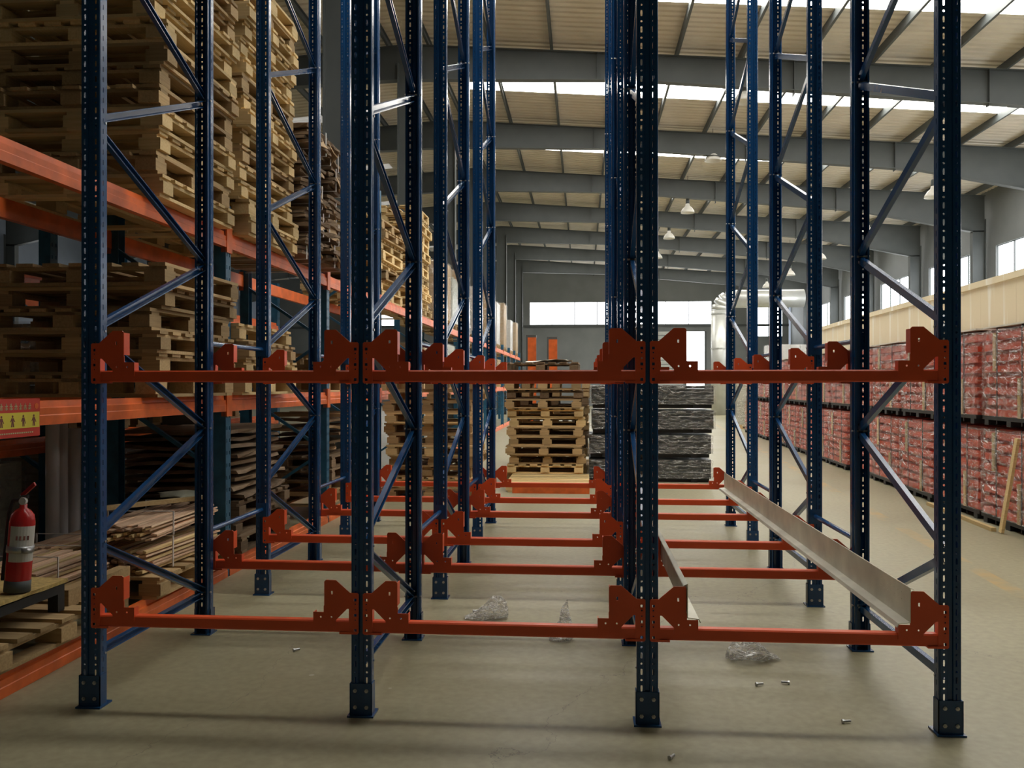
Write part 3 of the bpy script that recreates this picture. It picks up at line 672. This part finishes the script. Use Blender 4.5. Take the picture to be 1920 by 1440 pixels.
# warning sign hung on the mid beam
sg = thing('safety_sign', 'red and yellow safety sign with small figures on the orange rack beam', 'sign', (LX0+.012, -.10, 1.285))
SW = .445; SHh = .195
part('board', MB().box(0, .004, 0, SW, 0, SHh).mesh('board', 'signred'), sg)
yl = part('yellow_panel', MB().box(.004, .0055, 0, SW-.006, .045, .125).mesh('yellow_panel', 'signyellow'), sg)
def figure(y0, z0, h, k):
    mb = MB(); x = .0062; q = lambda pts: mb.add([(x, y0+a*h, z0+b_*h) for a, b_ in pts]+[(x-.0012, y0+a*h, z0+b_*h) for a, b_ in pts], [tuple(range(len(pts))), tuple(range(2*len(pts)-1, len(pts)-1, -1))]+[(i, len(pts)+i, len(pts)+(i+1) % len(pts), (i+1) % len(pts)) for i in range(len(pts))])
    q(circ(0, .88, .11, 8)); q([(-.16, .75), (.16, .75), (.12, .4), (-.12, .4)])
    q([(-.12, .42), (0, .42), (-.04, 0), (-.16-.04*k, 0)]); q([(0, .42), (.12, .42), (.18+.04*k, 0), (.04, 0)])
    q([(.14, .72), (.32, .35+.1*k), (.26, .32+.1*k), (.1, .6)]); q([(-.14, .72), (-.3, .45), (-.25, .4), (-.1, .6)])
    return mb
for i in range(5): part('figure', figure(.06+i*.083, .053, .06, i % 3 - 1).mesh('figure', 'ink'), yl)
for i in range(10):      # one heading character per block of strokes
    y0 = .025+i*.036; mb = MB(); Rg = random.Random(500+i)
    mb.box(.004, .0056, y0, y0+.022, .155, .159).box(.004, .0056, y0+.009, y0+.013, .138, .172)
    for k in range(3):
        a = Rg.uniform(0, .016); z = Rg.uniform(.138, .168); mb.box(.004, .0056, y0+a, y0+a+Rg.uniform(.004, .010), z, z+.0035)
    mb.box(.004, .0056, y0+.001, y0+.004, .139, .150).box(.004, .0056, y0+.018, y0+.021, .139, .150)
    part('heading_character', mb.mesh('heading_character', 'inkpale'), sg)
part('emblem', MB().tube((.004, SW-.03, .155), (.0056, SW-.03, .155), .016, 14).mesh('emblem', 'oldorange'), sg)
mb = MB()
for i in range(22): mb.box(.004, .0055, .03+i*.0165, .03+i*.0165+.011, .018, .025)
part('small_print', mb.mesh('small_print', 'inkpale'), sg)

# goods in the rack behind and beyond
def crinkle_box(x, y, z, amp, seed, nx=8, ny=8, nz=6, top=True):
    mb = MB(); off = Vector((seed*3.1, seed*1.7, seed*.9))
    def d(p, nrm):
        k = noise.noise(p*5+off)*amp + noise.noise(p*13+off)*amp*.5
        return p+nrm*(k+amp*.3)
    def facegrid(o, u, v, nu, nv, nrm):
        pts = [d(o+u*(i/nu)+v*(j/nv), nrm if 0 < i < nu and 0 < j < nv else nrm*.2) for i in range(nu+1) for j in range(nv+1)]
        mb.add(pts, [(i*(nv+1)+j, (i+1)*(nv+1)+j, (i+1)*(nv+1)+j+1, i*(nv+1)+j+1) for i in range(nu) for j in range(nv)])
    X, Y, Z = Vector((x, 0, 0)), Vector((0, y, 0)), Vector((0, 0, z)); O = Vector((-x/2, -y/2, 0))
    facegrid(O, X, Z, nx, nz, Vector((0, -1, 0))); facegrid(O+Y, Z, X, nz, nx, Vector((0, 1, 0)))
    facegrid(O, Z, Y, nz, ny, Vector((-1, 0, 0))); facegrid(O+X, Y, Z, ny, nz, Vector((1, 0, 0)))
    if top: facegrid(O+Z, X, Y, nx, ny, Vector((0, 0, 1)))
    return mb
def wrapped_goods(loc, dims, label, seed, core='box', group='wrapped goods on the racks', fm='filmgrey', pal=True):
    t = thing('wrapped_goods', label, 'wrapped goods', loc, group=group)
    h0 = 0
    if pal:
        h0 = PHT; k = KIT['woodB'][1]; o = part('pallet_base', k, t); o.scale = (dims[0]/1.2, dims[1]/1.2, 1)
    nx, nz = max(1, round(dims[0]/.4)), max(1, round(dims[2]/.3)); bw, bh = dims[0]/nx, dims[2]/nz
    for a in range(nx):
        for c in range(nz): part('carton', MB().box(-dims[0]/2+a*bw+.006, -dims[0]/2+(a+1)*bw-.006, -dims[1]/2+.01, dims[1]/2-.01, h0+c*bh+.004, h0+(c+1)*bh).mesh('carton', core), t)
    part('film_wrap', crinkle_box(dims[0]+.03, dims[1]+.03, dims[2]+.02, .018, seed).mesh('film_wrap', fm), t, (0, 0, h0))
wrapped_goods((-3.6, 3.9, 0.0), (1.2, 1.0, 1.1), 'pale film-wrapped cartons standing behind the back-to-back racks', 1, 'palewrap')
wrapped_goods((-2.48, 2.1, 1.131), (.85, 1.0, .6), 'low film-wrapped cartons on the rack behind, by the dark frame', 2, 'box')
for i, (y, h) in enumerate([(.7, .75), (2.0, .8), (3.5, .78), (4.75, .7), (6.2, .8), (7.35, .75)]):
    wrapped_goods((-2.48, y, 0), (.85, 1.0, h), 'wrapped load on the floor of the rack behind, %s along from the extinguishers' % ORD[i], 150+i, 'palewrap' if i < 2 else 'card', 'loads on the floor of the rack behind')
for i, (y, h, c) in enumerate([(3.6, .8, 'card'), (4.75, .6, 'palewrap'), (6.7, .9, 'card')]):
    wrapped_goods((-2.48, y, 1.131), (.85, 1.0, h), 'wrapped load on the lower beams of the rack behind, %s along' % ORD[i], 160+i, c, 'loads on the rack behind')
for i, (y, h, c) in enumerate([(14.1, 1.2, 'box'), (15.42, 1.0, 'palewrap'), (17.2, 1.4, 'box'), (19.8, 1.3, 'white'), (22.5, 1.5, 'box'), (25.2, 1.4, 'white'), (27.8, 1.6, 'box'), (30.6, 1.2, 'white'), (33.4, 1.3, 'box')]):
    wrapped_goods((-1.0, y, zT), (.95, 1.1, h), '%s wrapped load on the old rack top level past the clean pallet stack' % ORD[i], 10+i, c, 'wrapped loads on the far top level')
for i, (y, h, c) in enumerate([(12.0, .7, 'box'), (14.7, .8, 'palewrap'), (17.4, .7, 'box'), (20.1, .8, 'white'), (22.8, .6, 'box'), (25.5, .8, 'box')]):
    wrapped_goods((-1.0, y, zM), (.95, 1.1, h), '%s wrapped load on the old rack mid level past the third frame' % ORD[i], 30+i, c, 'wrapped loads on the far mid level')
for i, (x, y, z0, h) in enumerate([(-1.72, 2.36, 0, 1.35), (-1.74, 2.50, 0, 1.30), (-1.72, 2.64, 0, 1.2)]):
    solo('cardboard_tube', MB().lathe([(.05, 0), (.05, h), (.042, h), (.042, .02)], 16, (x, y, z0)).mesh('cardboard_tube', 'white', True), 'upright %s pale cardboard tube standing between the two old racks' % ('tallest', 'middle height', 'shortest')[i], 'tube', group='cardboard tubes')
# orange standing channels beyond the pallet stack
for i, (x, h) in enumerate(((1.34, 2.5), (1.76, 2.46))):
    t = thing('standing_channel', '%s orange channel standing upright behind the pallet stacks' % ('taller, grey-capped', 'shorter')[i], 'channel', (x, 13.2, 0), group='orange channels behind the stacks')
    part('channel_face', MB().box(-.085, .085, 0, .02, 0, h).mesh('channel_face', 'oldorange'), t)
    part('channel_side', MB().box(-.12, -.086, 0, .18, 0, h+.05).mesh('channel_side', 'steel'), t)
    part('top_cap', MB().box(-.12, .085, .021, .18, h, h+.05).mesh('top_cap', 'steel'), t)
    part('foot', MB().box(-.16, .12, -.1, .24, 0, .02).mesh('foot', 'steel'), t)
# ------------------------------------------------------------------ black wrapped bundles
for i in range(4):
    t = thing('black_bundle', 'black steel profiles in crinkled film, %s tier of the dark stack' % ('bottom', 'second', 'third', 'topmost')[i], 'wrapped bundle', (3.44+(.02 if i > 1 else -.02), 10.35, i*.392), group='black wrapped bundles')
    for s_ in range(6): part('profile', MB().box(-.96, .96, -.5+.002*s_, .5, .065+s_*.05, .065+s_*.05+.044).mesh('profile', 'blacksheet'), t)
    part('film_wrap', crinkle_box(1.98, 1.06, .295, .016, 60+i, 34, 12, 10).mesh('film_wrap', 'filmgrey'), t, (0, 0, .062))
    for x in (-.7, 0, .7): part('skid_and_gap_darkener', MB().box(x-.05, x+.05, -.48, .48, 0, .064).mesh('skid_and_gap_darkener', 'black'), t)
    for y in (-.44, 0, .40): part('skid_and_gap_darkener', MB().box(-.94, .94, y, y+.05, 0, .062).mesh('skid_and_gap_darkener', 'black'), t)  # full-length black bars added to darken the gaps between tiers
solo('top_board', MB().box(-.85, .85, -.2, .2, 0, .03).mesh('top_board', 'woodA'), 'pale board lying on top of the dark film-wrapped stack', 'board', (3.6, 10.1, 1.575))
# ------------------------------------------------------------------ red bundles along the aisle
LAY = [MB().box(.02, 1.12, .02, 1.32, 0, .072).mesh('steel_layer', 'redsteel'), MB().box(.035, 1.12, .035, 1.31, 0, .072).mesh('steel_layer', 'redsteel')]
CORE = MB().box(.14, 1.04, .14, 1.20, .10, 1.06).mesh('core', 'redsteel')
BASE = MB().box(.0, .06, .0, 1.34, .06, .1).box(.55, .65, 0, 1.34, .06, .1).box(1.06, 1.12, 0, 1.34, .06, .1)
for y in (.06, .62, 1.18): BASE.box(0, 1.12, y, y+.1, 0, .06)
BASE = BASE.mesh('base_skid', 'black')
BAT = MB().box(-.012, .012, -.03, .03, 0, .42).mesh('batten', 'woodA'); STR = MB().box(-.006, 0, -.008, .008, .02, 1.08).box(-.006, 1.14, -.008, .008, 1.075, 1.08).mesh('strap', 'black')
FW_ = [crinkle_box(1.16, 1.32, .955, .020, 80+i, 10, 22, 22).mesh('film_wrap', 'film') for i in range(4)]
TOPS = MB().box(.0, 1.13, .01, 1.33, 1.082, 1.10).mesh('top_sheet', 'whitesheet')
NB = 14
for i in range(NB):
    y = 4.92+1.42*i; x = 6.88+PD*(y-6)
    for k in range(2):
        t = thing('wrapped_steel_bundle', 'film-wrapped red steel bundle, %s tier, %s column from the leaning plank' % (('lower', 'upper')[k], ORD[i]), 'wrapped bundle', (x+R.uniform(-.03, .03), y+R.uniform(-.01, .01), k*1.10), (0, 0, -PD+R.uniform(-.006, .006)), 'red film-wrapped bundles by the cream partition')
        part('base_skid', BASE, t); part('core', CORE, t)
        for j in range(8): part('steel_layer', LAY[j % 2], t, (R.uniform(-.008, .008), R.uniform(-.015, .015), .105+j*.121))
        for y_ in (.38, .98):
            part('strap', STR, t, (.012, y_, 0))
            part('batten', BAT, t, (.004, y_+.04, .10 if y_ < .5 else .60))
        part('film_wrap', FW_[(i+k) % 4], t, (.57, .67, .1))
        if k: part('top_sheet', TOPS, t)
# leaning plank and floor plank
solo('leaning_plank', MB().bar((6.70, 5.38, .012), (6.80, 5.25, 1.0), .06, .03, (0, 1, 0)).mesh('leaning_plank', 'woodA'), 'narrow pale plank leaning against a red wrapped bundle', 'plank')
solo('floor_plank', MB().bar((6.68, 5.50, .021), (6.79, 7.5, .021), .04, .05).mesh('floor_plank', 'woodA'), 'long pale plank lying on the floor along the red bundles', 'plank')
# far grey stacks, duct
dt = thing('ventilation_duct', 'large silver vertical ventilation duct with elbow at the far end', 'duct', (9.45, 41.2, 0))
part('riser', MB().tube((0, 0, 0), (0, 0, 5.4), .48, 20).mesh('riser', 'duct', True), dt)
el = MB(); pv = None
for i in range(5):
    a = math.pi/2*i/4; p = (.6-.6*math.cos(a), 0, 5.4+.6*math.sin(a))
    if pv: el.tube(pv, p, .46, 20)
    pv = p
part('elbow', el.mesh('elbow', 'duct', True), dt); part('branch', MB().tube((.6, 0, 6.0), (4.2, 0, 6.0), .46, 20).mesh('branch', 'duct', True), dt)
for z in (1.6, 3.4, 5.2): part('seam_ring', MB().tube((0, 0, z), (0, 0, z+.06), .51, 20).mesh('seam_ring', 'duct'), dt)
for i, (x, y, h) in enumerate([(9.6, 31.5, 1.6), (9.7, 34.0, 1.9), (11.6, 36, 3.2), (12.8, 30, 3.4), (14.3, 34, 3.0), (8.6, 27.5, 1.7)]):
    wrapped_goods((x, y, 0), (1.7, 1.5, h), 'grey film-wrapped load on the far aisle floor, %s from the cream partition' % ORD[i], 120+i, 'palewrap' if i % 2 else 'white', 'grey loads at the far aisle')
# ------------------------------------------------------------------ pendant lamps
LP = MB().lathe([(.05, .36), (.07, .34), (.08, .26), (.16, .20), (.24, .08), (.26, 0), (.25, 0), (.22, .08), (.10, .20), (0, .22)], 20).mesh('shade', 'lampwhite', True)
LH = MB().lathe([(0, .56), (.05, .55), (.07, .50), (.07, .36), (.05, .34)], 12).mesh('lamp_holder', 'steel', True)
LCNT = {}
for i, (x, y, z) in enumerate(sorted([(6.2, 16.9, 8.3), (6.35, 22.9, 8.45), (6.3, 28.9, 8.05), (6.2, 34.9, 8.1), (12.8, 34.9, 7.1), (12.9, 28.9, 7.15), (13.0, 46.9, 7.2), (6.2, 40.9, 8.1), (12.9, 22.9, 7.2), (12.9, 40.9, 7.15)], key=lambda p: p[1])):
    LCNT[x > 9] = LCNT.get(x > 9, -1)+1
    t = thing('pendant_lamp', 'white bell pendant lamp on a cable, %s of the row over the %s' % (ORD[LCNT[x > 9]], 'cream partition' if x > 9 else 'open aisle'), 'lamp', (x, y, z), group='pendant lamps under the roof')
    part('shade', LP, t); part('lamp_holder', LH, t)
    part('cable', MB().tube((0, 0, .55), (0, 0, ztop(x)+.2-z), .008, 6).mesh('cable', 'rubber'), t)
# ------------------------------------------------------------------ litter on the floor
def bag(name, loc, rz, prof, label, seed):
    mb = MB(); n = 18; off = Vector((seed, seed*2, 0)); k = len(prof); v = []; f = []
    for i, (cx, cz, rx, rz_) in enumerate(prof):
        for j in range(n):
            a = 2*math.pi*j/n; p = Vector((cx, rx*math.cos(a), cz+rz_*math.sin(a)))
            p += Vector((noise.noise(p*26+off), noise.noise(p*26+off*2), noise.noise(p*26+off*3)))*.028
            p.z = max(p.z, .002); v.append(p)
    for i in range(k-1):
        for j in range(n): f.append((i*n+j, i*n+(j+1) % n, (i+1)*n+(j+1) % n, (i+1)*n+j))
    f.append(tuple(range(n))); f.append(tuple(range((k-1)*n, k*n)))
    return solo(name, mb.add(v, f).mesh(name, 'bag'), label, 'bag', loc, (0, 0, rz), 'clear plastic bags on the floor')
bag('plastic_bag', (1.70, 1.72, 0), .1, [(-.12, .008, .04, .006), (-.05, .02, .08, .02), (0, .04, .11, .04), (.06, .06, .11, .06), (.11, .075, .09, .07), (.15, .06, .05, .045), (.165, .05, .01, .01)], 'crumpled clear plastic bag lying beyond the middle bay beam', 3)
bag('plastic_bag', (2.24, 1.32, 0), 1.3, [(-.1, .012, .06, .012), (-.05, .03, .08, .03), (0, .04, .08, .04), (.04, .06, .05, .05), (.05, .11, .03, .03), (.07, .17, .018, .02), (.075, .20, .004, .006)], 'clear plastic bag with an upright twisted neck, middle bay', 5)
bag('plastic_bag', (3.30, 1.0, 0), .3, [(-.12, .03, .05, .028), (-.07, .05, .09, .05), (0, .065, .10, .065), (.05, .05, .10, .05), (.11, .02, .08, .02), (.14, .01, .06, .006)], 'clear plastic bag of small parts in the railed bay', 8)
BLT = MB().tube((0, 0, .010), (.032, 0, .010), .006, 8).prism(circ(0, 0, .010, 6), (-.009, 0, .010), (0, 0, .010), (0, 0, 1)).mesh('loose_bolt', 'bolt')
for i, (x, y, a) in enumerate([(3.254, .566, .3), (3.416, .603, 2.9), (.69, .92, .8), (1.62, 1.86, .4), (1.05, 2.05, 2.0), (2.72, -.35, 1), (3.55, .1, .2)]):
    solo('loose_bolt', BLT, 'small loose zinc bolt on the floor %s' % ('beside the bag in the railed bay' if i in (0, 1, 6) else 'inside the bay beside the old rack' if i in (2, 4) else 'in the middle bay'), 'bolt', (x, y, 0), (0, 0, a), 'loose bolts on the floor')
